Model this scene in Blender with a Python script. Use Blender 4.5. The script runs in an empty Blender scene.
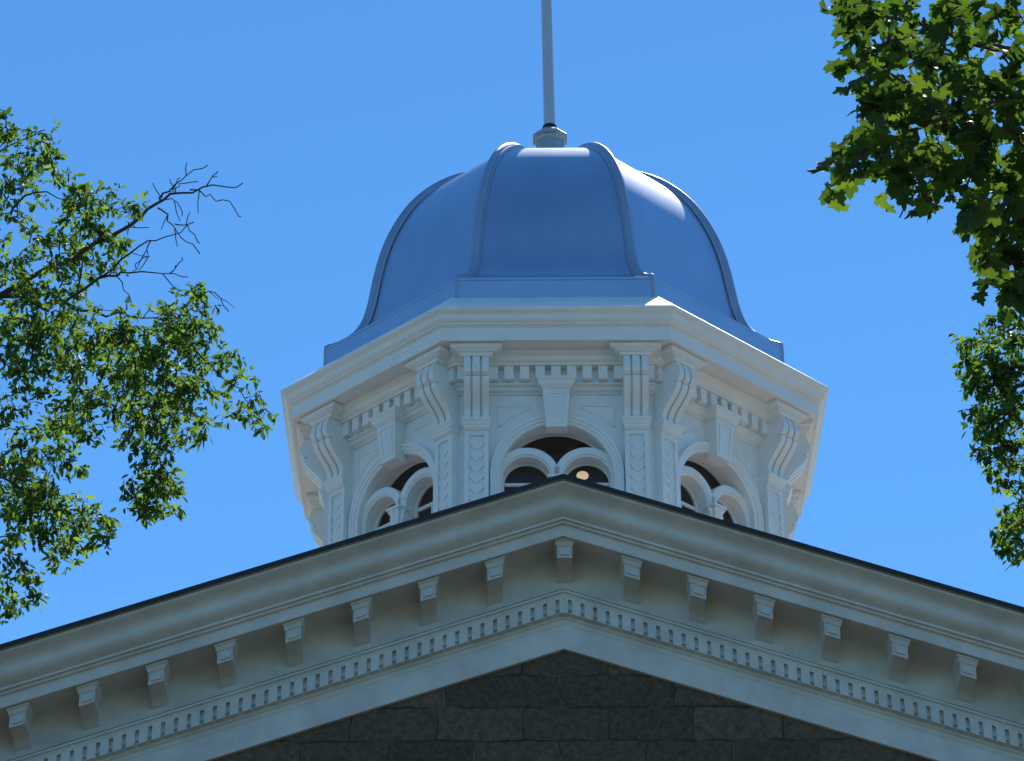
import bpy, bmesh, math, random
import numpy as np
from mathutils import Vector, Matrix

S = bpy.context.scene
COL = S.collection
R = math.radians
PI = math.pi

# ------------------------------------------------------------------ camera, sky, sun, exposure
CAM_POS = Vector((-0.517356, -39.388035, 1.6))
PITCH, YAW, ROLL, FPX = 0.517875, -0.0021244, -0.0044941, 3079.25
SUN_ELEV, SUN_AZ = R(53), R(17)           # azimuth measured from straight behind the building (+y) towards the right
cd = bpy.data.cameras.new('camera'); cam = bpy.data.objects.new('camera', cd); COL.objects.link(cam)
fw = Vector((math.sin(YAW)*math.cos(PITCH), math.cos(YAW)*math.cos(PITCH), math.sin(PITCH)))
r0 = Vector((math.cos(YAW), -math.sin(YAW), 0)); u0 = r0.cross(fw)
rt = r0*math.cos(ROLL)+u0*math.sin(ROLL); up = u0*math.cos(ROLL)-r0*math.sin(ROLL)
m3 = Matrix((rt, up, -fw)).transposed()
cam.matrix_world = Matrix.Translation(CAM_POS) @ m3.to_4x4()
cd.sensor_width = 36; cd.sensor_fit = 'HORIZONTAL'; cd.lens = FPX/1024*36
cd.clip_start = 0.1; cd.clip_end = 2000
S.camera = cam

w = bpy.data.worlds.new('World'); S.world = w; w.use_nodes = True
nt = w.node_tree; bg = nt.nodes['Background']
sky = nt.nodes.new('ShaderNodeTexSky'); sky.sky_type = 'NISHITA'; sky.sun_disc = False
sky.sun_elevation = SUN_ELEV; sky.sun_rotation = SUN_AZ
sky.air_density = 1.0; sky.dust_density = 0.0; sky.ozone_density = 2.0; sky.altitude = 1400
hs = nt.nodes.new('ShaderNodeHueSaturation'); hs.inputs['Saturation'].default_value = 1.12
tint = nt.nodes.new('ShaderNodeMix'); tint.data_type = 'RGBA'; tint.blend_type = 'MULTIPLY'; tint.inputs['Factor'].default_value = 1
tint.inputs['B'].default_value = (.71, 1.12, 1.29, 1)      # the deep blue of a dry mountain sky
nt.links.new(sky.outputs[0], hs.inputs['Color']); nt.links.new(hs.outputs[0], tint.inputs['A']); nt.links.new(tint.outputs['Result'], bg.inputs['Color'])
bg.inputs['Strength'].default_value = 0.114

sl = bpy.data.lights.new('sun', 'SUN'); sl.energy = 4.6; sl.angle = R(0.5); sl.color = (1, .95, .88)
so = bpy.data.objects.new('sun', sl); COL.objects.link(so)
sd = Vector((math.sin(SUN_AZ)*math.cos(SUN_ELEV), math.cos(SUN_AZ)*math.cos(SUN_ELEV), math.sin(SUN_ELEV)))
so.rotation_euler = (-sd).to_track_quat('-Z', 'Y').to_euler(); so.location = (20, 30, 60)

S.view_settings.view_transform = 'Standard'; S.view_settings.look = 'None'
S.view_settings.exposure = 0.35; S.view_settings.gamma = 1; S.view_settings.use_curve_mapping = False

# ------------------------------------------------------------------ materials
def mat(name, col, rough=.5, metal=0, noise=0, nscale=4, bump=0, bscale=40, spec=.5, stretch=None):
    m = bpy.data.materials.new(name); m.use_nodes = True; t = m.node_tree; b = t.nodes['Principled BSDF']
    b.inputs['Base Color'].default_value = (*col, 1); b.inputs['Roughness'].default_value = rough
    b.inputs['Metallic'].default_value = metal; b.inputs['Specular IOR Level'].default_value = spec
    tc = t.nodes.new('ShaderNodeTexCoord'); src = tc.outputs['Object']
    if stretch:
        mp = t.nodes.new('ShaderNodeMapping'); mp.inputs['Scale'].default_value = stretch
        t.links.new(src, mp.inputs['Vector']); src = mp.outputs['Vector']
    if noise:
        n = t.nodes.new('ShaderNodeTexNoise'); n.inputs['Scale'].default_value = nscale; n.inputs['Detail'].default_value = 8
        n.inputs['Roughness'].default_value = .65
        t.links.new(src, n.inputs['Vector'])
        cr = t.nodes.new('ShaderNodeValToRGB')
        cr.color_ramp.elements[0].position = .3; cr.color_ramp.elements[1].position = .7
        cr.color_ramp.elements[0].color = (*[c*(1-noise) for c in col], 1)
        cr.color_ramp.elements[1].color = (*[min(1, c*(1+noise*.5)) for c in col], 1)
        t.links.new(n.outputs['Fac'], cr.inputs['Fac']); t.links.new(cr.outputs['Color'], b.inputs['Base Color'])
        mr = t.nodes.new('ShaderNodeMapRange'); mr.inputs['To Min'].default_value = max(.02, rough-.08); mr.inputs['To Max'].default_value = rough+.08
        t.links.new(n.outputs['Fac'], mr.inputs['Value']); t.links.new(mr.outputs[0], b.inputs['Roughness'])
    if bump:
        n2 = t.nodes.new('ShaderNodeTexNoise'); n2.inputs['Scale'].default_value = bscale; n2.inputs['Detail'].default_value = 6
        t.links.new(src, n2.inputs['Vector'])
        bp = t.nodes.new('ShaderNodeBump'); bp.inputs['Strength'].default_value = bump; bp.inputs['Distance'].default_value = .02
        t.links.new(n2.outputs['Fac'], bp.inputs['Height']); t.links.new(bp.outputs[0], b.inputs['Normal'])
    return m

M = {}
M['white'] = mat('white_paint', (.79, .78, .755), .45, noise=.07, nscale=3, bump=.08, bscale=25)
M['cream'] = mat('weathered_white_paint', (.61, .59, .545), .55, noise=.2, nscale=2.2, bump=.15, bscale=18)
M['metal'] = mat('dome_metal', (.42, .56, .76), .38, metal=.9, noise=.07, nscale=2.5, bump=.10, bscale=2.2, stretch=(1, 1, .5))
def metal_two_lobe(name, col):
    m = mat(name, col, .46, metal=.95, noise=.08, nscale=2.2, bump=.08, bscale=2.0, stretch=(1, 1, .4)); t = m.node_tree
    b = t.nodes['Principled BSDF']; out = t.nodes['Material Output']
    b2 = t.nodes.new('ShaderNodeBsdfPrincipled'); b2.inputs['Metallic'].default_value = 1; b2.inputs['Roughness'].default_value = .2
    b2.inputs['Base Color'].default_value = (*col, 1)
    for l in list(t.links):
        if l.to_node == b and l.to_socket.name in ('Base Color', 'Normal'): t.links.new(l.from_socket, b2.inputs[l.to_socket.name])
    mx = t.nodes.new('ShaderNodeMixShader'); mx.inputs[0].default_value = .5
    t.links.new(b.outputs[0], mx.inputs[1]); t.links.new(b2.outputs[0], mx.inputs[2]); t.links.new(mx.outputs[0], out.inputs[0]); return m
M['metal'] = metal_two_lobe('dome_metal', (.50, .57, .67))
M['rib'] = mat('rib_metal', (.36, .43, .54), .45, metal=.7, noise=.08, nscale=5)
M['shingle'] = mat('grey_shingles', (.48, .42, .36), .85, noise=.3, nscale=6, bump=.3, bscale=20)
M['roof'] = mat('dark_roof', (.012, .013, .018), .6, noise=.3, nscale=8)
M['base'] = mat('base_metal', (.40, .41, .43), .4, metal=.5, noise=.2, nscale=7)
M['pole'] = mat('pole_paint', (.50, .53, .6), .35, metal=.2, noise=.08, nscale=6)
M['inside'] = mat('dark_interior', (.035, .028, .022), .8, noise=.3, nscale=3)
M['grass'] = mat('lawn', (.07, .058, .02), .9, noise=.4, nscale=.6, bump=.5, bscale=30)
M['path'] = mat('paving', (.30, .26, .21), .85, noise=.15, nscale=1.5, bump=.2, bscale=30)
M['bark'] = mat('bark', (.09, .07, .055), .9, noise=.4, nscale=9, bump=.6, bscale=22)

def glass_mat():
    m = bpy.data.materials.new('window_glass'); m.use_nodes = True; t = m.node_tree
    for n in list(t.nodes): t.nodes.remove(n)
    out = t.nodes.new('ShaderNodeOutputMaterial'); mx = t.nodes.new('ShaderNodeMixShader')
    tr = t.nodes.new('ShaderNodeBsdfTransparent'); tr.inputs[0].default_value = (.55, .58, .62, 1)
    gl = t.nodes.new('ShaderNodeBsdfGlossy'); gl.inputs['Roughness'].default_value = .04
    fr = t.nodes.new('ShaderNodeFresnel'); fr.inputs['IOR'].default_value = 1.45
    t.links.new(fr.outputs[0], mx.inputs[0]); t.links.new(tr.outputs[0], mx.inputs[1]); t.links.new(gl.outputs[0], mx.inputs[2])
    t.links.new(mx.outputs[0], out.inputs[0]); return m
M['glass'] = glass_mat()

def lamp_mat():
    m = bpy.data.materials.new('lamp_glow'); m.use_nodes = True; b = m.node_tree.nodes['Principled BSDF']
    b.inputs['Base Color'].default_value = (.9, .8, .6, 1)
    b.inputs['Emission Color'].default_value = (1, .78, .42, 1); b.inputs['Emission Strength'].default_value = .75
    return m
M['lamp'] = lamp_mat()

def stone_mat():
    m = bpy.data.materials.new('rough_ashlar'); m.use_nodes = True; t = m.node_tree; b = t.nodes['Principled BSDF']
    b.inputs['Roughness'].default_value = .9; b.inputs['Specular IOR Level'].default_value = .2
    tc = t.nodes.new('ShaderNodeTexCoord'); sp = t.nodes.new('ShaderNodeSeparateXYZ'); cb = t.nodes.new('ShaderNodeCombineXYZ')
    t.links.new(tc.outputs['Object'], sp.inputs[0])
    t.links.new(sp.outputs['X'], cb.inputs['X']); t.links.new(sp.outputs['Z'], cb.inputs['Y'])
    # wobble the joints
    wn = t.nodes.new('ShaderNodeTexNoise'); wn.inputs['Scale'].default_value = 3.5; wn.inputs['Detail'].default_value = 4
    t.links.new(tc.outputs['Object'], wn.inputs['Vector'])
    wa = t.nodes.new('ShaderNodeVectorMath'); wa.operation = 'MULTIPLY_ADD'; wa.inputs[1].default_value = (.12, .10, 0)
    t.links.new(wn.outputs['Color'], wa.inputs[0]); t.links.new(cb.outputs[0], wa.inputs[2])
    br = t.nodes.new('ShaderNodeTexBrick'); t.links.new(wa.outputs[0], br.inputs['Vector'])
    br.inputs['Scale'].default_value = 1; br.inputs['Brick Width'].default_value = .98; br.inputs['Row Height'].default_value = .405
    br.inputs['Mortar Size'].default_value = .011; br.inputs['Mortar Smooth'].default_value = .4; br.offset = .43; br.squash = 1.35; br.squash_frequency = 3
    br.inputs['Color1'].default_value = (.115, .086, .062, 1); br.inputs['Color2'].default_value = (.18, .132, .092, 1); br.inputs['Mortar'].default_value = (.09, .068, .05, 1)
    n = t.nodes.new('ShaderNodeTexNoise'); n.inputs['Scale'].default_value = 14; n.inputs['Detail'].default_value = 10; n.inputs['Roughness'].default_value = .7
    t.links.new(tc.outputs['Object'], n.inputs['Vector'])
    mx = t.nodes.new('ShaderNodeMix'); mx.data_type = 'RGBA'; mx.blend_type = 'MULTIPLY'; mx.inputs['Factor'].default_value = 1
    cr = t.nodes.new('ShaderNodeValToRGB'); cr.color_ramp.elements[0].position = .3; cr.color_ramp.elements[0].color = (.45, .45, .45, 1); cr.color_ramp.elements[1].position = .72; cr.color_ramp.elements[1].color = (1.3, 1.3, 1.3, 1)
    t.links.new(n.outputs['Fac'], cr.inputs[0]); t.links.new(br.outputs['Color'], mx.inputs['A']); t.links.new(cr.outputs[0], mx.inputs['B'])
    # patches of pale mortar smears
    n2 = t.nodes.new('ShaderNodeTexNoise'); n2.inputs['Scale'].default_value = 2.6; n2.inputs['Detail'].default_value = 9; n2.inputs['Roughness'].default_value = .75
    t.links.new(tc.outputs['Object'], n2.inputs['Vector'])
    cr2 = t.nodes.new('ShaderNodeValToRGB'); cr2.color_ramp.elements[0].position = .66; cr2.color_ramp.elements[1].position = .74
    cr2.color_ramp.elements[0].color = (0, 0, 0, 1); cr2.color_ramp.elements[1].color = (.55, .55, .55, 1)
    t.links.new(n2.outputs['Fac'], cr2.inputs[0])
    n3 = t.nodes.new('ShaderNodeTexNoise'); n3.inputs['Scale'].default_value = 1.7; n3.inputs['Detail'].default_value = 5
    t.links.new(tc.outputs['Object'], n3.inputs['Vector'])
    cr3 = t.nodes.new('ShaderNodeValToRGB'); cr3.color_ramp.elements[0].position = .5; cr3.color_ramp.elements[1].position = .72
    t.links.new(n3.outputs['Fac'], cr3.inputs[0])
    mj = t.nodes.new('ShaderNodeMath'); mj.operation = 'MULTIPLY'; t.links.new(cr3.outputs[0], mj.inputs[0]); t.links.new(br.outputs['Fac'], mj.inputs[1])
    mm = t.nodes.new('ShaderNodeMath'); mm.operation = 'MAXIMUM'; t.links.new(mj.outputs[0], mm.inputs[0]); t.links.new(cr2.outputs[0], mm.inputs[1])
    mx2 = t.nodes.new('ShaderNodeMix'); mx2.data_type = 'RGBA'; t.links.new(mm.outputs[0], mx2.inputs['Factor'])
    t.links.new(mx.outputs['Result'], mx2.inputs['A']); mx2.inputs['B'].default_value = (.30, .24, .18, 1)
    t.links.new(mx2.outputs['Result'], b.inputs['Base Color'])
    ad = t.nodes.new('ShaderNodeMath'); ad.operation = 'MULTIPLY_ADD'; ad.inputs[1].default_value = -.8
    t.links.new(br.outputs['Fac'], ad.inputs[0]); t.links.new(n.outputs['Fac'], ad.inputs[2])
    bp = t.nodes.new('ShaderNodeBump'); bp.inputs['Strength'].default_value = .9; bp.inputs['Distance'].default_value = .04
    t.links.new(ad.outputs[0], bp.inputs['Height']); t.links.new(bp.outputs[0], b.inputs['Normal'])
    return m
M['stone'] = stone_mat()

def leaf_mat(name, c1, c2, trans):
    m = bpy.data.materials.new(name); m.use_nodes = True; t = m.node_tree
    for n in list(t.nodes): t.nodes.remove(n)
    out = t.nodes.new('ShaderNodeOutputMaterial')
    b = t.nodes.new('ShaderNodeBsdfPrincipled'); b.inputs['Roughness'].default_value = .55; b.inputs['Specular IOR Level'].default_value = .2
    tl = t.nodes.new('ShaderNodeBsdfTranslucent'); mx = t.nodes.new('ShaderNodeMixShader'); mx.inputs[0].default_value = .5
    at = t.nodes.new('ShaderNodeAttribute'); at.attribute_name = 'tone'
    cr = t.nodes.new('ShaderNodeValToRGB'); cr.color_ramp.elements[0].color = (*c1, 1); cr.color_ramp.elements[1].color = (*c2, 1)
    t.links.new(at.outputs['Fac'], cr.inputs[0]); t.links.new(cr.outputs[0], b.inputs['Base Color'])
    ml = t.nodes.new('ShaderNodeMix'); ml.data_type = 'RGBA'; ml.blend_type = 'MULTIPLY'; ml.inputs['Factor'].default_value = 1; ml.inputs['B'].default_value = (*trans, 1)
    t.links.new(cr.outputs[0], ml.inputs['A']); t.links.new(ml.outputs['Result'], tl.inputs[0])
    t.links.new(b.outputs[0], mx.inputs[1]); t.links.new(tl.outputs[0], mx.inputs[2]); t.links.new(mx.outputs[0], out.inputs[0])
    return m
M['leaf_small'] = leaf_mat('small_leaf', (.03, .06, .018), (.125, .19, .045), (2.6, 2.8, 1.0))
M['leaf_lobed'] = leaf_mat('lobed_leaf', (.018, .036, .012), (.055, .085, .02), (3.6, 3.9, 1.1))

# ------------------------------------------------------------------ helpers
class MB:
    """collects faces into one mesh"""
    def __init__(s): s.v = []; s.f = []
    def add(s, vs, fs):
        o = len(s.v); s.v += [tuple(p) for p in vs]; s.f += [[i+o for i in f] for f in fs]
    def box(s, x0, x1, y0, y1, z0, z1):
        s.add([(x0,y0,z0),(x1,y0,z0),(x1,y1,z0),(x0,y1,z0),(x0,y0,z1),(x1,y0,z1),(x1,y1,z1),(x0,y1,z1)],
              [(0,3,2,1),(4,5,6,7),(0,1,5,4),(1,2,6,5),(2,3,7,6),(3,0,4,7)])
    def prism(s, poly, axis, a, b):
        """poly: 2-D points; axis 'x': poly=(y,z); 'y': poly=(x,z); 'z': poly=(x,y)"""
        f = {'x': lambda p, t: (t, p[0], p[1]), 'y': lambda p, t: (p[0], t, p[1]), 'z': lambda p, t: (p[0], p[1], t)}[axis]
        n = len(poly)
        s.add([f(p, a) for p in poly]+[f(p, b) for p in poly],
              [list(range(n))[::-1], [n+i for i in range(n)]]+[(i, (i+1) % n, n+(i+1) % n, n+i) for i in range(n)])
    def grid(s, rows, closed=False):
        n = len(rows[0]); vs = [p for r in rows for p in r]; fs = []
        for i in range(len(rows)-1):
            for j in range(n if closed else n-1):
                k = (j+1) % n
                fs.append((i*n+j, i*n+k, (i+1)*n+k, (i+1)*n+j))
        s.add(vs, fs)
    def tube(s, pts, rad, n=8, cap=True):
        pts = [Vector(p) for p in pts]; rows = []
        rads = rad if isinstance(rad, (list, tuple)) else [rad]*len(pts)
        prev = None
        for i, p in enumerate(pts):
            d = (pts[min(i+1, len(pts)-1)]-pts[max(i-1, 0)]).normalized()
            a = prev if prev is not None else (Vector((1, 0, 0)) if abs(d.x) < .8 else Vector((0, 1, 0)))
            a = (a-d*a.dot(d)).normalized(); prev = a; b = d.cross(a)
            rows.append([p+(a*math.cos(2*PI*k/n)+b*math.sin(2*PI*k/n))*rads[i] for k in range(n)])
        s.grid(rows, True)
        if cap:
            s.add(rows[-1], [list(range(n))]); s.add(rows[0], [list(range(n))[::-1]])
    def lathe(s, prof, n=24, cx=0, cy=0, ph=0):
        rows = [[(cx+r*math.cos(ph+2*PI*k/n), cy+r*math.sin(ph+2*PI*k/n), z) for k in range(n)] for r, z in prof]
        s.grid(rows, True)
    def build(s, name, m, parent=None, smooth=None, loc=None, recalc=True):
        me = bpy.data.meshes.new(name); me.from_pydata(s.v, [], s.f); me.update()
        if recalc:
            bm = bmesh.new(); bm.from_mesh(me)
            bmesh.ops.remove_doubles(bm, verts=bm.verts, dist=1e-5)
            bmesh.ops.recalc_face_normals(bm, faces=bm.faces); bm.to_mesh(me); bm.free()
        me.materials.append(m)
        if smooth:
            me.polygons.foreach_set('use_smooth', [True]*len(me.polygons)); me.set_sharp_from_angle(angle=R(smooth))
        o = bpy.data.objects.new(name, me); COL.objects.link(o)
        if parent: o.parent = parent
        if loc: o.location = loc
        return o

def tag(o, label=None, cat=None, group=None, kind=None):
    for k, v in (('label', label), ('category', cat), ('group', group), ('kind', kind)):
        if v: o[k] = v
    return o
def empty(name, loc, label, cat, group=None):
    o = bpy.data.objects.new(name, None); COL.objects.link(o); o.location = loc; o.empty_display_size = .3
    return tag(o, label, cat, group)
def copy_tree(o, parent=None):
    c = o.copy(); COL.objects.link(c)
    if parent: c.parent = parent
    for ch in list(o.children): copy_tree(ch, c)
    return c
def ogee(p0, p1, n=10, k=.85):
    """moulding curve: flat-lying at both ends, upright in the middle"""
    return [(p0[0]+(p1[0]-p0[0])*(t+k*math.sin(2*PI*t)/(2*PI)), p0[1]+(p1[1]-p0[1])*t) for t in [i/n for i in range(n+1)]]
def cove(p0, p1, n=6):
    """quarter hollow from p0 (outer, top) to p1 (inner, bottom)"""
    return [(p0[0]+(p1[0]-p0[0])*math.sin(t), p0[1]+(p1[1]-p0[1])*(1-math.cos(t))) for t in [i/n*PI/2 for i in range(n+1)]]

# ------------------------------------------------------------------ setting: ground
g = MB(); g.add([(-600,-600,0),(600,-600,0),(600,600,0),(-600,600,0)], [(0,1,2,3)])
tag(g.build('lawn', M['grass']), kind='structure')
g = MB(); g.add([(-2.6,-90,.004),(2.6,-90,.004),(2.6,-9,.004),(-2.6,-9,.004)], [(0,1,2,3)])
g.add([(-30,-9,.004),(30,-9,.004),(30,-7.2,.004),(-30,-7.2,.004)], [(0,1,2,3)])
tag(g.build('path', M['path']), kind='structure')

# ------------------------------------------------------------------ the building
ZR, T, HALF = 18.2124, 0.3355, 9.2          # ridge height, roof slope, half width of the gable
B = empty('capitol_building', (0, 0, 0), 'stone building with white gabled cornice under a silver domed octagonal cupola', 'building')

def rake(mb, prof, x0=HALF, close=False):
    """sweep a (y, z) profile along both slopes of the gable, mitred at the middle"""
    xs = [-x0, 0, x0]
    rows = [[(x, y, ZR+z-abs(x)*T) for (y, z) in prof] for x in xs]
    mb.grid(rows, close)

# stone gable wall and body
b = MB(); zt = ZR-1.70
b.add([(-8.4,-7.015,0),(8.4,-7.015,0),(8.4,-7.015,zt-8.4*T),(0,-7.015,zt),(-8.4,-7.015,zt-8.4*T)], [(0,1,2,3,4)])
for sx in (-1, 1):
    b.add([(sx*8.4,-7.015,0),(sx*8.4,9,0),(sx*8.4,9,zt-8.4*T),(sx*8.4,-7.015,zt-8.4*T)], [(0,1,2,3)])
b.add([(-8.4,9,0),(8.4,9,0),(8.4,9,zt-8.4*T),(0,9,zt),(-8.4,9,zt-8.4*T)], [(0,1,2,3,4)])
b.build('gable_wall', M['stone'], B)

# dark roof with its thin edge
rf = MB(); rake(rf, [(-8.03,0),(9.3,0),(9.3,-.045),(-8.03,-.045)], HALF+.1, True)
for sx in (-1, 1):
    x = sx*(HALF+.1); z = ZR-(HALF+.1)*T
    rf.add([(x,-8.03,z),(x,9.3,z),(x,9.3,z-.045),(x,-8.03,z-.045)], [(0,1,2,3)])
roof = rf.build('roof', M['shingle'], B)
rf = MB(); rake(rf, [(-8.05,.006),(-7.80,.006),(-7.80,-.003),(-8.036,-.003),(-8.036,-.050),(-8.05,-.050)], HALF+.1, True)
rf.build('roof_edge', M['roof'], roof)

# raking cornice: crown moulding, fascia, soffit, frieze
c = MB()
prof = [(-7.0,-.047),(-7.99,-.047),(-8.0,-.055),(-8.0,-.085)]
prof += ogee((-7.985,-.095), (-7.73,-.385), 14)
prof += [(-7.745,-.39),(-7.745,-.418),(-7.705,-.425),(-7.705,-.452),(-7.665,-.46),(-7.66,-.475),(-7.66,-.596),(-7.635,-.60),(-7.635,-.588)]+cove((-7.22,-.588),(-7.062,-.72),6)[::1]+[(-7.06,-.73),(-7.06,-1.03)]
rake(c, prof)
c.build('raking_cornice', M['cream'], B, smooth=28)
# lower entablature: bed moulding with dentils over a plain architrave
c = MB()
prof = [(-7.055,-.97),(-7.085,-.975),(-7.085,-.992),(-7.063,-.995),(-7.063,-1.025),(-7.22,-1.07),(-7.225,-1.078),(-7.225,-1.098),(-7.215,-1.10)]+cove((-7.21,-1.103), (-7.19,-1.14), 5)+[(-7.185,-1.143),(-7.185,-1.165),(-7.135,-1.168),(-7.135,-1.335),(-7.105,-1.352),(-7.105,-1.382)]
prof += ogee((-7.09,-1.385), (-7.072,-1.445), 6)+[(-7.068,-1.45),(-7.068,-1.752),(-6.96,-1.754)]
rake(c, prof)
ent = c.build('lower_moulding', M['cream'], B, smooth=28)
d = MB(); pitch = .1445; n = int(HALF/pitch)
for i in range(-n, n+1):
    x0, x1 = i*pitch-.050, i*pitch+.050
    vs = []
    for y in (-7.195, -7.075):
        for x, dz in ((x0,-1.345),(x1,-1.345),(x1,-1.16),(x0,-1.16)):
            vs.append((x, y, ZR+dz-abs(x)*T))
    if i == 0: vs = [(a, bb, cc) for a, bb, cc in vs]
    d.add(vs, [(0,1,2,3),(0,4,5,1),(1,5,6,2),(2,6,7,3),(3,7,4,0)])
    # small filler block low in each gap
    x0, x1 = i*pitch+.050, (i+1)*pitch-.050
    vs = []
    for y in (-7.160, -7.10):
        for x, dz in ((x0,-1.285),(x1,-1.285),(x1,-1.225),(x0,-1.225)): vs.append((x, y, ZR+dz-abs(x)*T))
    d.add(vs, [(0,1,2,3),(0,4,5,1),(2,6,7,3)])
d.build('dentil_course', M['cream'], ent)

def make_modillion(sl):
    """scrolled block under the soffit; sl = slope sheared into it (0 at the peak)"""
    m = MB(); hw = .087
    cont = [(-7.06,-.60),(-7.545,-.60),(-7.56,-.69),(-7.56,-.845),(-7.53,-.85),(-7.40,-.842),(-7.28,-.845),(-7.20,-.858),(-7.15,-.88),(-7.115,-.91),(-7.06,-.93)]
    m.prism(cont, 'x', -hw, hw)
    cap = [(-7.612,-.61),(-7.607,-.64),(-7.592,-.65),(-7.58,-.685),(-7.568,-.70)]
    rows = []
    for (y, z) in cap:
        e = (-7.56-y); hx = hw+e*.7
        rows.append([(-hx,-7.06,z),(-hx,y,z),(hx,y,z),(hx,-7.06,z)])
    m.grid(rows)
    m.add(rows[-1], [(0,1,2,3)])
    def sh(v): return (v[0], v[1], v[2]-sl*v[0])
    m.v = [sh(v) for v in m.v]
    p = MB()
    p.box(-.058, .058, -7.580, -7.555, -.812, -.722)
    p.v = [sh(v) for v in p.v]
    return m, p
for key, sl in (('l', -T), ('c', 0), ('r', T)):
    m, p = make_modillion(sl); proto = None
    rng = {'l': range(-11, 0), 'c': [0], 'r': range(1, 12)}[key]
    for i in rng:
        x = .012 if i == 0 else (-.79+.765*(i+1) if i < 0 else .784+.753*(i-1))
        if proto is None:
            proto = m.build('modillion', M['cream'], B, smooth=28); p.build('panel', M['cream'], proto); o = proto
        else:
            o = copy_tree(proto, B)
        o.location = (x, 0, ZR-abs(x)*T+.018)

# ------------------------------------------------------------------ the cupola (all heights relative to the cornice edge ZC)
ZC = 22.9771
C8 = math.cos(PI/8)
def oct_rows(prof, ph=PI/8):
    return [[(a/C8*math.cos(ph+k*PI/4), a/C8*math.sin(ph+k*PI/4), z) for k in range(8)] for a, z in prof]

# drum walls: eight sides with arched openings, white outside, dark inside
SPR, RB = -2.138, .75
AP = 3.08; HS = AP*math.tan(PI/8)
def wall_face(mb, ap, rad, ztop, zbot):
    hs = ap*math.tan(PI/8); N = 20
    arc = [(rad*math.cos(PI*i/N), SPR+rad*math.sin(PI*i/N)) for i in range(N+1)]
    P = lambda x, z: (x, -ap, z)
    for sx in (-1, 1):
        xs = (hs*sx, rad*sx); mb.add([P(xs[0],zbot),P(xs[1],zbot),P(xs[1],SPR),P(xs[0],SPR)], [(0,1,2,3)])
    top = [(hs, SPR)]+[(max(-hs, min(hs, hs*math.cos(t)*1.5)), min(ztop, SPR+(ztop-SPR)*math.sin(t)*1.5)) for t in [PI*i/N for i in range(1, N)]]+[(-hs, SPR)]
    for i in range(N):
        mb.add([P(*arc[i]), P(*top[i]), P(*top[i+1]), P(*arc[i+1])], [(0,1,2,3)])
    # corners left over by the fan
    for sx in (-1, 1):
        pts = [p for p in top if p[0]*sx > 0]
    return arc
def wall_rot(mb_src, mb_dst):
    for k in range(8):
        ca, sa = math.cos(k*PI/4), math.sin(k*PI/4)
        mb_dst.add([(x*ca-y*sa, x*sa+y*ca, z) for x, y, z in mb_src.v], mb_src.f)
dr = MB(); f = MB(); wall_face(f, AP, .80, -.90, -5.4); wall_rot(f, dr)
drum = dr.build('cupola_drum', M['white'], B, loc=(0, 0, ZC))
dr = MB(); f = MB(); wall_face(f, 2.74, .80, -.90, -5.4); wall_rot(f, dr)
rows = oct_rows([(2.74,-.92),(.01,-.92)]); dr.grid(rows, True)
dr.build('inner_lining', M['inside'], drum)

# cornice and entablature swept round the drum
c = MB()
prof = [(3.30,.47),(3.42,.42),(3.855,.022),(3.863,.012),(3.863,-.02)]
prof += ogee((3.852,-.035), (3.745,-.175), 10)
prof += [(3.745,-.178),(3.745,-.197),(3.72,-.20),(3.72,-.213),(3.70,-.222),(3.70,-.418),(3.68,-.421),(3.68,-.408),(3.46,-.408),(3.45,-.43),(3.45,-.455)]
prof += ogee((3.435,-.46), (3.335,-.565), 8)+[(3.335,-.568),(3.335,-.592),(3.20,-.595),(3.20,-.80),(3.215,-.803),(3.215,-.83)]
prof += ogee((3.205,-.832), (3.115,-.905), 6)+[(3.11,-.907),(3.11,-.925),(3.07,-.928)]
c.grid(oct_rows(prof), True)
corn = c.build('cupola_cornice', M['white'], B, smooth=28, loc=(0, 0, ZC))
d = MB(); f = MB()
for i in range(-6, 7):
    x = i*.2115
    f.box(x-.063, x+.063, -3.30, -3.19, -.79, -.59)
wall_rot(f, d)
d.build('dentil_course', M['white'], corn)

def at_face(o, k, u=0):
    a = k*PI/4; y = -AP
    o.rotation_euler = (0, 0, a); o.location = (u*math.cos(a)-y*math.sin(a), u*math.sin(a)+y*math.cos(a), ZC)
Y = lambda wv: AP-wv        # outward distance from the axis -> local y (the wall plane is y = 0)

# scroll bracket
CONT = [(3.53,-.565),(3.57,-.64),(3.592,-.71),(3.593,-.77),(3.575,-.825),(3.53,-.865)]
CONT2 = [(3.545,-.88),(3.535,-.925),(3.505,-.98),(3.455,-1.04),(3.39,-1.105),(3.325,-1.17),(3.275,-1.24),(3.255,-1.30),(3.262,-1.35),(3.285,-1.38)]
def make_bracket():
    m = MB(); hw = .160
    def strip(x0, x1, off, front):
        pts = [(w_-off, z) for w_, z in front]
        m.prism([(Y(3.05), front[0][1])]+[(Y(w_), z) for w_, z in pts]+[(Y(3.05), front[-1][1])], 'x', x0, x1)
    full = CONT+CONT2
    strip(-hw, hw, .045, full)                                   # body behind the grooves
    for front, bars in ((CONT, ((-.165,-.077),(-.050,.050),(.077,.165))), (CONT2, ((-.165,-.080),(-.048,.048),(.080,.165)))):
        for x0, x1 in bars: strip(x0, x1, 0, front)
    # raised scroll field on the cheeks
    side = [(Y(3.14),-.62),(Y(3.47),-.62),(Y(3.505),-.73),(Y(3.49),-.82),(Y(3.44),-.93),(Y(3.36),-1.03),(Y(3.27),-1.15),(Y(3.14),-1.24)]
    m.prism(side, 'x', -.172, .172)
    return m
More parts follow.
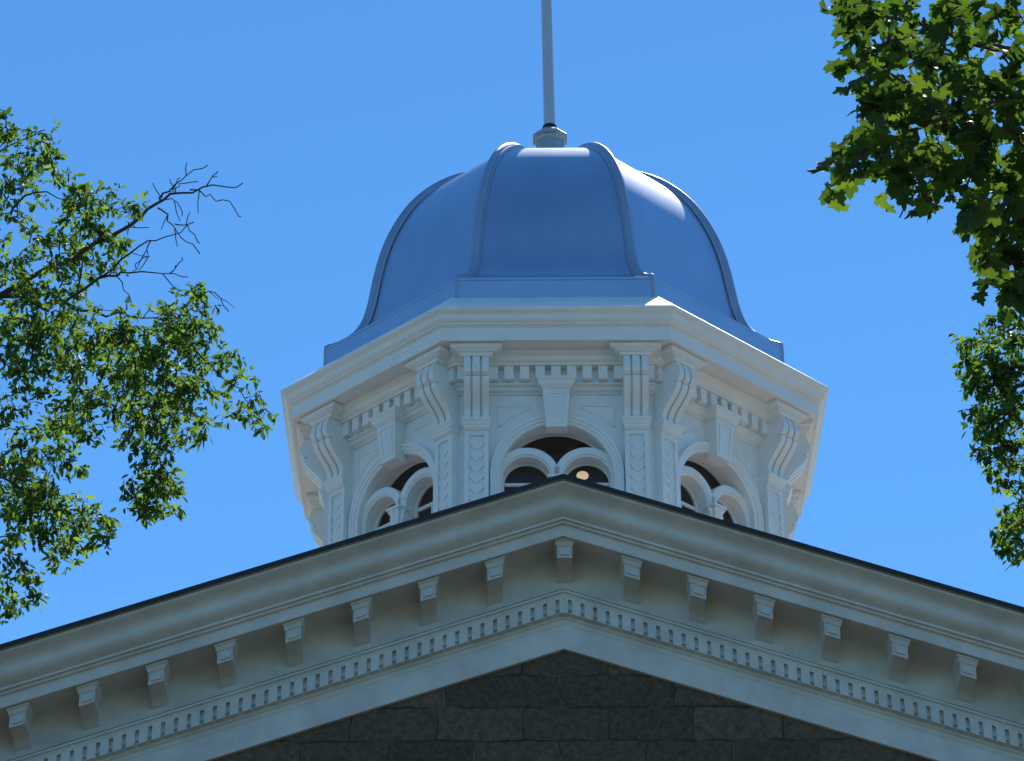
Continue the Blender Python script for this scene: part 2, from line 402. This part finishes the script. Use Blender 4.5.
def make_bracket_cap():
    m = MB(); rows = []
    for w_, z in [(3.632,-.412),(3.628,-.47),(3.612,-.485),(3.604,-.487),(3.604,-.503),(3.59,-.506),(3.59,-.522),(3.578,-.525)]+ogee((3.574,-.528),(3.545,-.572),4):
        hx = .185+(w_-3.545)*1.95
        rows.append([(-hx,Y(3.1),z),(-hx,Y(w_),z),(hx,Y(w_),z),(hx,Y(3.1),z)])
    m.grid(rows); m.add(rows[-1], [(0,1,2,3)]); return m
def make_impost():
    m = MB(); rows = []
    for w_, z in [(3.315,-1.382),(3.315,-1.41)]+ogee((3.31,-1.415),(3.262,-1.475),5)+[(3.262,-1.478),(3.262,-1.515),(3.245,-1.52),(3.245,-1.54)]:
        hx = .165+(w_-3.245)*.5
        rows.append([(-hx,Y(3.07),z),(-hx,Y(w_),z),(hx,Y(w_),z),(hx,Y(3.07),z)])
    m.grid(rows); m.add(rows[0], [(0,1,2,3)]); m.add(rows[-1], [(0,1,2,3)]); return m
def make_pilaster():
    m = MB(); z0, z1 = -5.0, -1.535
    m.box(-.160, .160, Y(3.198), Y(3.06), z0, z1)
    for sx in (-1, 1): m.box(min(sx*.163, sx*.098), max(sx*.163, sx*.098), Y(3.225), Y(3.07), z0, z1)
    m.box(-.098, .098, Y(3.225), Y(3.10), z1-.075, z1-.001)
    return m
def make_chevrons():
    m = MB()
    z = -1.70
    while z > -3.6:
        for sx in (-1, 1):
            poly = [(sx*.094, z+.0), (sx*.094, z-.05), (0, z-.135), (0, z-.085)]
            m.prism(poly, 'y', Y(3.215), Y(3.19))
        z -= .165
    return m
VIS = [0, 1, 7, 2, 6]           # the five sides towards the viewer: front, two diagonals, two flanks
PU = 1.073
br0 = pi0 = None
for k in VIS+[3, 5]:
    for u in (-PU, PU):
        if br0 is None:
            br0 = make_bracket().build('scroll_bracket', M['white'], B, smooth=28)
            make_bracket_cap().build('bracket_cap', M['white'], br0, smooth=28)
            pi0 = make_pilaster().build('pilaster', M['white'], B)
            make_impost().build('impost', M['white'], pi0, smooth=28)
            make_chevrons().build('chevron_ornament', M['white'], pi0)
            o, p = br0, pi0
        else:
            o, p = copy_tree(br0, B), copy_tree(pi0, B)
        at_face(o, k, u); at_face(p, k, u)

# keystone
def make_keystone():
    m = MB()
    z0, z1 = -.93, -1.50
    f = [(-.185, Y(3.30), z0), (.185, Y(3.30), z0), (.14, Y(3.25), z1), (-.14, Y(3.25), z1)]
    bk = [(x, Y(3.05), z) for x, y, z in f]
    m.add(f+bk, [(0,1,2,3),(0,4,5,1),(1,5,6,2),(2,6,7,3),(3,7,4,0)])
    rows = []
    for e, z in [(.085,-.79),(.085,-.815)]+ogee((.08,-.82),(.02,-.915),6)+[(.015,-.92),(.015,-.935)]:
        rows.append([(-.185-e,Y(3.1),z),(-.185-e,Y(3.30+e),z),(.185+e,Y(3.30+e),z),(.185+e,Y(3.1),z)])
    m.grid(rows); m.add(rows[0], [(0,1,2,3)]); m.add(rows[-1], [(0,1,2,3)]); return m
def make_keystone_panel():
    m = MB()
    fr = lambda x, z, e: (x, Y(3.30+(z+.93)*(.05/.57)*1.0)-e, z)
    o_ = [(-.125,-1.0),(.125,-1.0),(.098,-1.44),(-.098,-1.44)]; i_ = [(-.107,-1.018),(.107,-1.018),(.082,-1.422),(-.082,-1.422)]
    for a in range(4):
        b_ = (a+1) % 4
        q = [o_[a], o_[b_], i_[b_], i_[a]]
        vs = [fr(x, z, .012) for x, z in q]+[fr(x, z, -.01) for x, z in q]
        m.add(vs, [(0,1,2,3),(0,1,5,4),(1,2,6,5),(2,3,7,6),(3,0,4,7)])
    return m
# window: archivolt, twin arches, colonnette, panes
def arch_sweep(mb, prof, cx=0, zbot=-4.6, clampx=None, N=28, z_c=SPR):
    rows = []
    st = [('leg', 1)]+[PI*i/N for i in range(N+1)]+[('leg', -1)]
    for t in st:
        row = []
        for r, w_ in prof:
            if isinstance(t, tuple): x, z = cx+r*t[1], zbot
            else: x, z = cx+r*math.cos(t), z_c+r*math.sin(t)
            if clampx is not None:
                x = max(x, 0.0) if clampx > 0 else min(x, 0.0)
            row.append((x, Y(w_), z))
        rows.append(row)
    mb.grid(rows)
def make_window():
    m = MB()
    arch_sweep(m, [(.752,2.76),(.752,3.10),(.765,3.115),(.80,3.118),(.803,3.135),(.845,3.14),(.85,3.155),(.885,3.16),(.895,3.15),(.90,3.07)])
    arch_sweep(m, [(.77,2.80),(.735,2.80),(.735,2.83),(.77,2.83)])       # sash edge of the fanlight
    for sx in (-1, 1):
        arch_sweep(m, [(.30,2.755),(.30,2.80),(.315,2.805),(.315,2.99),(.325,3.0),(.335,3.0),(.345,3.022),(.43,3.024),(.445,3.015),(.45,2.99),(.45,2.755)], cx=sx*.405, clampx=sx, zbot=-4.6)
    # raised spandrel panel beads
    for sx in (-1, 1):
        arc = [(sx*1.06*math.cos(t), SPR+1.06*math.sin(t)) for t in [R(72-3.5*i) for i in range(0, 9)]]
        pts = [(sx*.78,-1.095), (sx*.34,-1.095)]+arc+[(sx*.78, -1.43)]
        m.tube([(x, Y(3.083), z) for x, z in pts]+[(pts[0][0], Y(3.083), pts[0][1])], .013, 6, False)
    return m
def make_glass():
    m = MB(); N = 28
    pts = [(.77,-4.6)]+[(.77*math.cos(PI*i/N), SPR+.77*math.sin(PI*i/N)) for i in range(N+1)]+[(-.77,-4.6)]
    m.add([(x, Y(2.77), z) for x, z in pts], [list(range(len(pts)))]); return m
def make_bars():
    m = MB()
    for sx in (-1, 1):
        m.box(min(sx*.11, sx*.70), max(sx*.11, sx*.70), Y(2.80), Y(2.765), SPR-.02, SPR+.02)
        m.box(sx*.405-.012, sx*.405+.012, Y(2.795), Y(2.768), -4.6, SPR-.02)
        m.box(min(sx*.11, sx*.70), max(sx*.11, sx*.70), Y(2.80), Y(2.765), -3.2, -3.16)
    return m
def make_colonnette():
    m = MB(); cy = Y(3.04)
    m.lathe([(.078,-4.6),(.074,-2.44),(.086,-2.435),(.092,-2.422),(.086,-2.41),(.070,-2.40)], 20, 0, cy); return m
def make_capital():
    m = MB(); cy = Y(3.04); rows = []
    prof = [(.072,-2.40),(.080,-2.37),(.104,-2.325),(.090,-2.31),(.098,-2.265),(.13,-2.225),(.112,-2.21),(.112,-2.20)]
    for r, z in prof:
        rows.append([((r*(1+.15*math.cos(8*a)))*math.cos(a), cy+(r*(1+.15*math.cos(8*a)))*math.sin(a), z) for a in [2*PI*k/32 for k in range(32)]])
    m.grid(rows, True)
    m.box(-.125, .125, cy-.115, cy+.10, -2.20, -2.165)
    return m
kw = None
for k in VIS:
    if kw is None:
        ks = make_keystone().build('keystone', M['white'], B, smooth=28); make_keystone_panel().build('panel', M['white'], ks)
        kw = make_window().build('window', M['white'], B, smooth=35)
        make_glass().build('glass', M['glass'], kw); make_bars().build('glazing_bar', M['white'], kw)
        make_colonnette().build('colonnette', M['white'], kw, smooth=40); make_capital().build('capital', M['white'], kw, smooth=50)
        o, q = ks, kw
    else:
        o, q = copy_tree(ks, B), copy_tree(kw, B)
    at_face(o, k); at_face(q, k)

# dome: ribbed octagonal bell on a metal skirt
CR = [(3.53,.875),(3.40,.935),(3.26,1.03),(3.10,1.18),(2.98,1.38),(2.905,1.64),(2.855,1.94),(2.80,2.27),(2.725,2.60),(2.62,2.93),(2.475,3.26),(2.29,3.59),(2.06,3.88),(1.78,4.14),(1.45,4.355),(1.05,4.51),(.6,4.60),(.02,4.63)]
def smooth_path(p, it=2):
    for _ in range(it):
        q = [p[0]]
        for a, b_ in zip(p, p[1:]):
            q.append((a[0]*.75+b_[0]*.25, a[1]*.75+b_[1]*.25)); q.append((a[0]*.25+b_[0]*.75, a[1]*.25+b_[1]*.75))
        q.append(p[-1]); p = q
    return p
CRS = smooth_path(CR)
dm = MB()
RIBH = .065
prof = []
for i, (r, z) in enumerate(CRS):
    a = CRS[max(i-1, 0)]; b_ = CRS[min(i+1, len(CRS)-1)]
    t = Vector((b_[0]-a[0], b_[1]-a[1])).normalized(); nrm = Vector((t.y, -t.x))
    prof.append((max(.01, (r-nrm.x*RIBH)*C8), z-nrm.y*RIBH))
prof = [(3.235, prof[0][1]-.005)]+[p for p in prof if p[0] < 3.23]
# each side is its own smooth strip
for k in range(8):
    rows = oct_rows(prof)
    dm.grid([[r[k], r[(k+1) % 8]] for r in rows])
dome = dm.build('dome', M['metal'], B, smooth=24, loc=(0, 0, ZC))
sk = MB(); sk.grid(oct_rows([(3.18,.828),(3.268,.836),(3.276,.83),(3.276,.79),(3.268,.785),(3.268,.36)]), True)
sk.build('skirt', M['metal'], dome, smooth=24)
def make_rib():
    m = MB(); path = [(3.535,.40),(3.535,.80),(3.53,.86)]+[(r, z) for r, z in CRS if r < 3.50]
    sec = [(-.105,-.085),(-.10,-.042),(-.066,-.036),(-.056,-.014),(-.043,.006),(-.022,.018),(0,.022),(.022,.018),(.043,.006),(.056,-.014),(.066,-.036),(.10,-.042),(.105,-.085)]
    rows = []
    for i, (r, z) in enumerate(path):
        a = path[max(i-1, 0)]; b_ = path[min(i+1, len(path)-1)]
        t = Vector((b_[0]-a[0], b_[1]-a[1])).normalized(); nr = Vector((t.y, -t.x))
        if i < 2: nr = Vector((1, 0))
        sc = min(1, .35+r*.55)*.74 if r < 3.4 else .62
        rows.append([(r+nr.x*h, x*sc, z+nr.y*h) for x, h in sec])
    m.grid(rows); return m
rb = make_rib().build('rib', M['rib'], dome, smooth=40)
rb.rotation_euler = (0, 0, PI/8)
for k in range(1, 8):
    o = rb.copy(); COL.objects.link(o); o.parent = dome; o.rotation_euler = (0, 0, PI/8+k*PI/4)

# flagpole on its octagonal base
FP = empty('flagpole', (0, 0, ZC+4.55), 'grey painted flagpole standing on the very top of the silver dome', 'flagpole')
m = MB(); m.tube([(0,0,.75),(-.026,0,3.2),(-.08,0,8.2)], [.090,.084,.062], 20); m.build('pole', M['pole'], FP, smooth=40)
m = MB(); m.lathe([(.30,-.05),(.30,.12),(.24,.16),(.232,.715),(.245,.745),(.282,.765),(.282,.815),(.268,.83),(.14,.935),(.115,.955),(.05,.96)], 8, 0, 0, PI/8); m.build('pole_base', M['base'], FP)
m = MB(); m.lathe([(.12,.93),(.12,.985),(.11,1.02),(.085,1.03)], 16); m.build('collar', M['roof'], FP, smooth=40)
m = MB(); m.lathe([(.001,8.15)]+[(.13*math.sin(PI*i/10), 8.3-.13*math.cos(PI*i/10)) for i in range(1, 10)]+[(.001,8.43)], 16, -.081, 0); m.build('finial', M['pole'], FP, smooth=60)

# ceiling lamp seen through the front window
def pix(u, v, dist):
    d_ = fw*FPX+rt*(u-512)+up*(380.5-v)
    return CAM_POS+d_*(dist/FPX)
def on_y(u, v, y):
    d_ = fw*FPX+rt*(u-512)+up*(380.5-v); return CAM_POS+d_*((y-CAM_POS.y)/d_.y)
lp = on_y(582.5, 475.5, -1.6)
L = empty('ceiling_lamp', lp, 'glowing round ceiling lamp inside the cupola, behind the front arched window', 'lamp')
m = MB(); m.lathe([(.001,-.03),(.06,-.03),(.08,-.025)]+[(.085*math.cos(PI/2*i/8), .055*math.sin(PI/2*i/8)) for i in range(0, 8)]+[(.012,.055)], 20); m.build('globe', M['lamp'], L, smooth=60)
m = MB(); hz = ZC-.93-lp.z; m.tube([(0,0,.085),(0,0,hz)], .012, 8); m.lathe([(.001,hz),(.07,hz-.005),(.05,hz-.03),(.012,hz-.035)], 16); m.build('stem', M['roof'], L)

# ------------------------------------------------------------------ trees
rng = np.random.default_rng(7)
def leaf_shapes(kind):
    if kind == 'oval':
        # base, left low, left high, tip, right high, right low (folded along the midrib)
        v = np.array([(0,0,0),(-.22,.28,.05),(-.19,.66,.04),(0,1,-.08),(.19,.66,.04),(.22,.28,.05)])
        f = [(0,3,2,1),(0,5,4,3)]
    else:
        half = [(.03,.0),(.16,-.04),(.30,-.10),(.27,.06),(.44,.10),(.58,.20),(.50,.30),(.54,.44),(.36,.40),(.24,.42),(.30,.58),(.26,.70),(.14,.72),(.12,.86),(0,1.02)]
        out = half+[(-x, y) for x, y in half[-2::-1]]
        v = [(0,.25,.0)]+[(x, y, -.16*abs(x)**1.3-.10*max(0, y-.5)**1.2+.05*math.sin(9*x+3*y)) for x, y in out]
        v = np.array(v); n = len(out)
        f = [(0, 1+i, 2+i) for i in range(n-1)]+[(0, n, 1)]
    return v, f
def build_leaves(name, kind, pos, direc, size, tone, m, parent):
    v0, f0 = leaf_shapes(kind); n = len(pos); k = len(v0)
    d_ = direc/np.linalg.norm(direc, axis=1, keepdims=True)
    nr = rng.normal(size=(n, 3))*(.75 if kind == 'oval' else .6); nr[:, 2] += 1.0              # blades lie roughly level
    nr -= d_*(nr*d_).sum(1, keepdims=True); nr /= np.linalg.norm(nr, axis=1, keepdims=True)
    sd_ = np.cross(d_, nr)
    V = pos[:, None, :]+size[:, None, None]*(v0[None, :, 0:1]*sd_[:, None, :]*1.0+v0[None, :, 1:2]*d_[:, None, :]+v0[None, :, 2:3]*nr[:, None, :])
    V = V.reshape(-1, 3)
    lens = np.array([len(f) for f in f0]); idx = np.concatenate([np.array(f) for f in f0])
    allidx = (idx[None, :]+(np.arange(n)*k)[:, None]).ravel()
    me = bpy.data.meshes.new(name); me.vertices.add(len(V)); me.vertices.foreach_set('co', V.astype(np.float32).ravel())
    me.loops.add(len(allidx)); me.loops.foreach_set('vertex_index', allidx.astype(np.int32))
    L_ = np.tile(lens, n); me.polygons.add(len(L_)); st = np.concatenate(([0], np.cumsum(L_)[:-1]))
    me.polygons.foreach_set('loop_start', st.astype(np.int32)); me.polygons.foreach_set('loop_total', L_.astype(np.int32))
    me.update(calc_edges=True)
    at = me.attributes.new('tone', 'FLOAT', 'POINT'); at.data.foreach_set('value', np.repeat(tone, k).astype(np.float32))
    me.materials.append(m)
    o = bpy.data.objects.new(name, me); COL.objects.link(o); o.parent = parent; return o
def to_px(P):
    q = P-np.array(CAM_POS); z = q@np.array(fw)
    return 512+FPX*(q@np.array(rt))/z, 380.5-FPX*(q@np.array(up))/z

def chaikin(p):
    q = [p[0]]
    for a, b_ in zip(p, p[1:]): q += [a.lerp(b_, .25), a.lerp(b_, .75)]
    return q+[p[-1]]
def tree(name, label, base, height, trunk_r, limbs, clusters, depth, spread, leaf, kind, m, extra, dens, tw_len):
    """limbs: list of (start radius, [(u, v, distance)...]); clusters: (u, v, radius px, fill); extra: crown beyond the picture"""
    T_ = empty(name, base, label, 'tree')
    O = np.array(base)
    wood = MB(); b0 = Vector(base)
    tr = [Vector((0,0,-.2)), Vector((.05,.03,height*.3)), Vector((-.08,.05,height*.6)), Vector((.05,-.06,height*.82)), Vector((.1,0,height))]
    wood.tube(tr, [trunk_r*1.25, trunk_r, trunk_r*.8, trunk_r*.5, trunk_r*.12], 14)
    def trunk_at(z):
        for a, b_ in zip(tr, tr[1:]):
            if a.z <= z <= b_.z: return a.lerp(b_, (z-a.z)/(b_.z-a.z))
        return tr[-2]
    bw = MB(); skeleton = []
    for r_, pts in limbs:
        P3 = [pix(*p)-b0 for p in pts]
        P3 = [Vector(q) for q in chaikin(P3)]
        if r_ > .021:   # the limbs reach back to the trunk
            s_ = trunk_at(min(height*.8, max(height*.25, P3[0].z-1.6))); P3 = [s_, s_.lerp(P3[0], .5)+Vector((0,0,.25))]+P3
        for q in P3[1:-1]: q += Vector(rng.normal(size=3))*(.010 if r_ < .02 else .016)
        if r_ < .03 and len(P3) > 4:
            for q0, q1 in zip(P3[2:], P3[3:]):
                if rng.random() < (.26 if r_ < .012 else .2):
                    a_ = (q1-q0).normalized(); sp_ = Vector(rng.normal(size=3)); sp_ = (sp_-a_*sp_.dot(a_)).normalized()
                    e_ = q0+(a_*.7+sp_*.8)*(.05+.16*rng.random()); mu, mv = to_px(np.array(e_)+O)
                    bw.tube([q0, q0.lerp(e_, .5)+sp_*.012, e_], [.0045,.0038,.003], 4, False)
        n_ = len(P3); rad = [max(.0042, r_*(1-.9*i/(n_-1))) for i in range(n_)]
        bw.tube(P3, rad, 7); skeleton += P3
    nodes = []
    for (u, v, r_, fill) in clusters:
        c_ = pix(u, v, depth+rng.normal()*spread); nodes.append((np.array(c_-b0), r_/FPX*depth, fill))
    if kind == 'oval':
        for c_, r_, fill in list(nodes):                    # denser where the boughs overlap
            if fill >= 1 or (fill >= .9 and rng.random() < .4): nodes.append((c_+rng.normal(size=3)*r_*.45, r_, fill))
    # the rest of the crown
    ec, es, en, er = extra
    k_ = 0
    while k_ < en:
        p = rng.normal(size=3); p /= np.linalg.norm(p); p *= rng.random()**.4
        p = np.array(ec)+p*np.array(es)
        uu, vv = to_px(p+O); mg = er/depth*FPX*1.6
        if -mg < uu < 1024+mg and -mg < vv < 761+mg and (p+O-np.array(CAM_POS))@np.array(fw) > 0: 
            k_ += .2; continue
        k_ += 1
        nodes.append((p, er*(.7+.6*rng.random()), .55))
        if rng.random() < 45/en:
            s_ = trunk_at(min(height*.82, max(height*.3, p[2]-.5-1.6*rng.random()-.35*np.hypot(p[0], p[1]))))
            q = Vector(p); mid = s_.lerp(q, .5)+Vector(rng.normal(size=3)*.2); mu, mv = to_px(np.array(mid)+O)
            if not (-40 < mu < 1064 and -40 < mv < 800): bw.tube([s_, s_.lerp(mid, .5)+Vector((0,0,.12)), mid, mid.lerp(q, .5)+Vector(rng.normal(size=3)*.08), q], [.05,.036,.026,.016,.006], 6)
    pos, direc = [], []
    for c_, r_, fill in nodes:
        nt_ = max(3, int((14 if r_ < .4 else 8)*fill)) if kind == 'oval' else (5 if fill > .75 else 4)
        for _ in range(nt_):
            e = rng.normal(size=3); e /= np.linalg.norm(e)
            rr = r_*(.35+.75*rng.random())
            st_ = c_+rng.normal(size=3)*r_*(.42 if kind == 'oval' else .25)
            en_ = (st_ if kind == 'oval' else c_)+e*rr*(.8 if kind == 'oval' else 1); en_[2] -= .18*rr
            mid = (st_+en_)/2+np.array((0,0,.10*rr))
            bw.tube([Vector(st_), Vector(mid), Vector(en_)], [.006+.003*trunk_r, .004, .002], 4, False)
            L_ = np.linalg.norm(en_-st_); nl = max(4, int(dens*L_/leaf*(.75+.5*rng.random()))) if kind == 'oval' else int(rng.integers(2, 4))
            for i in range(nl):
                t = (i+rng.random())/nl; t = .1+.95*t
                p = (1-t)**2*st_+2*t*(1-t)*mid+t*t*en_
                ax = (en_-st_)/max(L_, 1e-4)
                s_ = rng.normal(size=3)*.8; s_ -= ax*(s_@ax)
                dd = ax*.55+s_*.8+np.array((0,0,-.45))
                pos.append(p+rng.normal(size=3)*leaf*(.25 if kind == 'oval' else .42)-(0 if kind == 'oval' else .5*leaf*dd/np.linalg.norm(dd))); direc.append(dd)
    pos = np.array(pos); direc = np.array(direc); n = len(pos)
    size = leaf*(.55+.75*rng.random(n)); tone = np.clip(rng.normal(.48, .34, n), 0, 1)
    wood.build('trunk', M['bark'], T_, smooth=60)
    bw.build('branches', M['bark'], T_, smooth=60, recalc=False)
    build_leaves('crown', kind, pos, direc, size, tone, m, T_)
    print(name, 'leaves', n)
    return T_

F1 = 1.0
left_clusters = [(8,135,20,.9),(35,140,20,.8),(48,158,16,.9),(18,165,22,.9),(55,172,10,.5),(10,192,20,.8),(35,200,14,.5),
 (78,192,20,.9),(92,208,18,1),(70,215,20,.9),(55,232,20,.8),(98,230,16,.9),(80,245,22,1),(30,232,18,.6),(112,240,14,.8),(128,212,11,.7),(140,206,8,.6),(105,260,16,.7),(120,245,10,.6),
 (12,222,18,.7),(10,262,20,.9),(38,262,20,.7),(60,268,18,.8),(20,292,24,1),(50,296,22,1),(75,292,16,.7),(85,315,18,.9),
 (10,320,24,1),(38,328,24,1),(65,335,24,1),(95,340,24,1),(122,328,16,.9),(125,350,24,1),(150,345,22,1),(165,325,16,.9),(178,302,14,.8),(195,292,13,.9),(205,312,15,.9),(192,328,18,1),(178,348,20,1),(210,340,16,.9),(222,362,14,.8),(205,365,18,.9),
 (236,360,9,.6),(240,380,11,.6),(252,398,11,.6),(262,412,10,.6),(262,426,8,.5),(245,418,8,.5),(230,420,9,.5),(226,400,8,.4),
 (15,350,24,1),(45,360,24,1),(75,368,24,1),(105,375,22,1),(135,378,24,1),(165,378,24,1),(192,388,20,.9),(200,415,14,.8),(188,432,12,.7),(205,434,10,.6),
 (150,405,22,1),(172,412,18,1),(128,405,18,.9),(95,402,22,.9),(70,400,22,.9),(42,395,22,.8),(15,388,22,.7),(150,432,18,1),(168,448,14,.9),(142,455,16,1),(158,470,16,1),(170,492,12,.9),(150,490,16,1),(130,488,12,.8),(145,512,12,.9),(160,508,12,.8),(176,512,7,.5),
 (80,425,18,.9),(60,425,18,.9),(90,440,9,.5),(60,445,14,.8),(72,460,10,.6),(84,470,8,.4),
 (15,415,20,.8),(25,440,22,1),(8,460,20,1),(35,465,20,.9),(20,485,22,1),(45,490,20,1),(65,498,16,.9),(80,512,14,.9),(60,518,18,1),(35,512,20,1),(12,510,20,1),(98,520,12,.8),(112,526,10,.7),(105,538,9,.6),(78,535,14,.9),(88,545,8,.5),(60,545,14,.8),(68,558,10,.7),(55,562,6,.4),
 (14,535,15,.8),(6,555,14,.8),(20,568,12,.7),(32,578,9,.7),(36,595,10,.7),(22,602,11,.7),(6,600,12,.8),(10,612,8,.5),(2,580,12,.6)]
left_limbs = [
 (.027, [(-70,330,24.2),(0,297,24.0),(28,279,24.0),(62,263,23.9),(95,244,23.8),(122,228,23.8),(146,215,23.8),(162,200,23.7),(176,193,23.7),(196,189,23.7),(222,184,23.6),(243,183,23.6)]),
 (.022, [(-60,300,24.2),(20,296,24.1),(48,303,24.1),(74,309,24.2),(100,315,24.2),(128,316,24.3),(150,318,24.4),(176,316,24.4)]),
 (.014, [(60,306,24.1),(92,281,24),(112,276,24),(122,272,24),(148,271,23.9),(168,273,23.9),(188,277,23.9)]),
 (0.0101, [(100,276,24),(118,266,24),(135,248,23.9),(152,240,23.9),(170,234,23.8),(183,228,23.8),(194,222,23.8)]),
 (0.0101, [(160,200,23.7),(161,196,23.7),(172,190,23.6),(178,180,23.6),(190,174,23.5),(208,165,23.5)]),
 (0.0079, [(158,208,23.7),(168,216,23.8),(174,226,23.8),(178,235,23.8),(190,243,23.8),(200,254,23.9)]),
 (0.0072, [(190,190,23.7),(202,194,23.7),(213,199,23.7),(226,201,23.6),(236,210,23.6),(241,217,23.6)]),
 (0.0065, [(175,224,23.8),(186,224,23.8),(192,230,23.8),(200,243,23.9)]),
 (0.0065, [(116,272,24),(124,285,24),(130,298,24),(134,306,24)]),
 (0.0065, [(150,241,23.9),(148,247,23.9),(146,258,23.9),(138,262,23.9),(133,271,23.9)]),
 (0.0065, [(206,187,23.6),(214,178,23.6),(218,171,23.6)]),
 (0.0058, [(166,199,23.7),(172,200,23.7),(180,204,23.7),(182,216,23.7)]),
 (0.0058, [(172,190,23.6),(178,184,23.6),(186,183,23.6),(198,182,23.6)]),
 (0.0058, [(170,273,23.9),(180,266,23.9),(182,257,23.9)]),
 (0.0058, [(175,192,23.7),(172,186,23.6),(180,178,23.6)]),
 (0.0058, [(195,300,24.2),(212,288,24.2),(222,302,24.2),(228,312,24.2)]),
 (.012, [(120,330,24.3),(135,360,24.3),(142,400,24.3),(143,440,24.3),(148,480,24.3),(150,505,24.3)]),
 (.014, [(-20,470,24.3),(10,482,24.3),(40,500,24.3),(70,522,24.3)]),
 (0.0115, [(160,318,24.3),(195,350,24.3),(220,375,24.3),(245,395,24.3),(258,415,24.3)]),
 (0.0115, [(-20,160,24),(0,150,24),(30,136,24),(45,130,24)]),
 (.012, [(10,215,24),(30,190,24),(52,195,24),(80,205,24)]),
 (0.0101, [(78,300,24),(82,270,24),(80,235,24),(90,205,24)]),
]
b = pix(-330, 380, 24.6)
tree('small_leaved_tree', 'small leaved tree with bare dead twigs, leaning in from the left of the gable', (b.x, b.y, 0), 17.0, .30, left_limbs, left_clusters, 24.0, .7, .068, 'oval', M['leaf_small'],
     ((0,0,13.6), (4.4,4.4,4.6), 900, .6), 4.8, .3)

right_clusters = [(838,8,13,.8),(852,18,13,.9),(868,4,12,.8),(885,12,16,.9),(905,8,18,1),(925,25,22,1),(950,12,22,1),(978,15,24,1),(1008,12,24,1),(868,24,7,.5),
 (852,62,11,.8),(866,56,12,.9),(882,58,14,1),(893,42,12,.8),(905,50,18,1),(925,58,18,1),(945,48,20,1),(968,50,18,.9),(1000,38,18,.9),(1015,58,18,.9),(880,74,7,.5),
 (862,100,10,.8),(872,108,12,.9),(888,102,15,1),(908,92,16,1),(900,118,18,1),(930,85,16,.9),(930,112,20,1),(955,100,18,.9),(958,128,20,1),(980,118,20,1),(1005,100,18,.9),(1010,130,22,1),(990,85,10,.5),
 (868,138,14,1),(885,145,17,1),(858,150,11,.8),(845,162,8,.8),(838,172,6,.7),(832,178,4,.5),(870,165,10,.8),(895,165,15,1),(912,158,16,1),(930,148,18,1),(898,185,8,.7),(915,182,12,.9),(925,195,8,.7),(922,205,5,.5),(940,175,12,.8),(950,158,14,.9),
 (975,150,16,.9),(985,170,15,.8),(1000,165,20,1),(1015,185,20,1),(1005,205,18,1),(985,195,10,.7),(972,212,9,.8),(985,220,12,.9),(1005,235,16,1),(990,240,8,.6),(1015,255,14,.9),(988,262,10,.8),(1000,274,9,.7),(1018,278,10,.8),(1016,292,9,.8),(1022,302,8,.7),(1006,288,7,.5),(962,75,12,.8),(978,88,11,.8),(1012,80,12,.8),(1020,150,12,.9),(966,188,9,.7),(1020,215,12,.9),(1010,262,10,.8),(945,130,14,.9),(1018,110,14,.9),(990,135,14,.9)]
right_limbs = [(.028, [(1120,90,12.9),(1040,92,12.8),(1010,97,12.8),(985,103,12.8),(950,118,12.8),(915,132,12.7),(885,148,12.7)]),
 (.02, [(1040,60,12.9),(980,40,12.9),(930,25,12.9),(880,18,12.9),(845,12,12.8)]),
 (.02, [(1060,150,12.8),(1020,180,12.8),(1005,215,12.8),(1003,250,12.8)]),
 (.012, [(950,118,12.8),(910,85,12.8),(875,62,12.8)]), (.01, [(885,148,12.7),(858,158,12.7),(834,176,12.7)]), (.012, [(915,132,12.7),(915,165,12.7),(921,200,12.7)])]
b = pix(1560, 250, 13.4)
tree('lobed_leaf_tree', 'dark tree with large lobed leaves, reaching in at the upper right corner', (b.x, b.y, 0), 12.5, .26, right_limbs, right_clusters, 12.8, .45, .088, 'lobed', M['leaf_lobed'],
     ((.5,0,9.6), (3.6,3.6,3.4), 1400, .45), .8, .3)

lower_clusters = [(1018,306,9,.8),(1006,310,7,.6),(1012,318,12,.8),(995,325,11,.8),(975,340,10,.8),(962,345,7,.6),(1015,340,14,1),(990,345,12,.9),(965,362,8,.7),(978,365,13,1),(998,365,14,1),(1018,368,14,1),(968,385,7,.7),(982,390,12,1),(1002,392,14,1),(1018,395,12,.9),
 (972,408,7,.7),(985,412,11,.9),(1003,415,13,1),(1020,420,12,.9),(978,428,7,.6),(992,435,11,.9),(1010,440,13,1),(985,452,8,.7),(998,460,12,.9),(1015,465,12,.9),(990,472,7,.6),(1005,482,9,.8),(1018,488,8,.6),
 (1018,505,8,.7),(1005,515,7,.7),(1012,522,10,.9),(1000,532,7,.7),(1018,540,10,.9),(1003,548,8,.7),(1015,556,7,.7),(1022,525,8,.8)]
lower_limbs = [(.05, [(1120,350,23.2),(1050,372,23),(1020,388,23),(998,395,23)]), (.016, [(1040,330,23),(1010,330,23),(975,345,23)]), (.014, [(1030,395,23),(1005,430,23),(1000,470,23)]), (.014, [(1060,500,23),(1020,525,23),(1003,545,23)])]
b = pix(1330, 420, 23.6)
tree('oval_leaved_tree', 'small leaved tree at the right edge, below and behind the lobed leaves', (b.x, b.y, 0), 15.0, .27, lower_limbs, lower_clusters, 23.0, .4, .075, 'oval', M['leaf_small'],
     ((.6,0,12.0), (3.6,3.8,4.0), 700, .6), 4.6, .3)
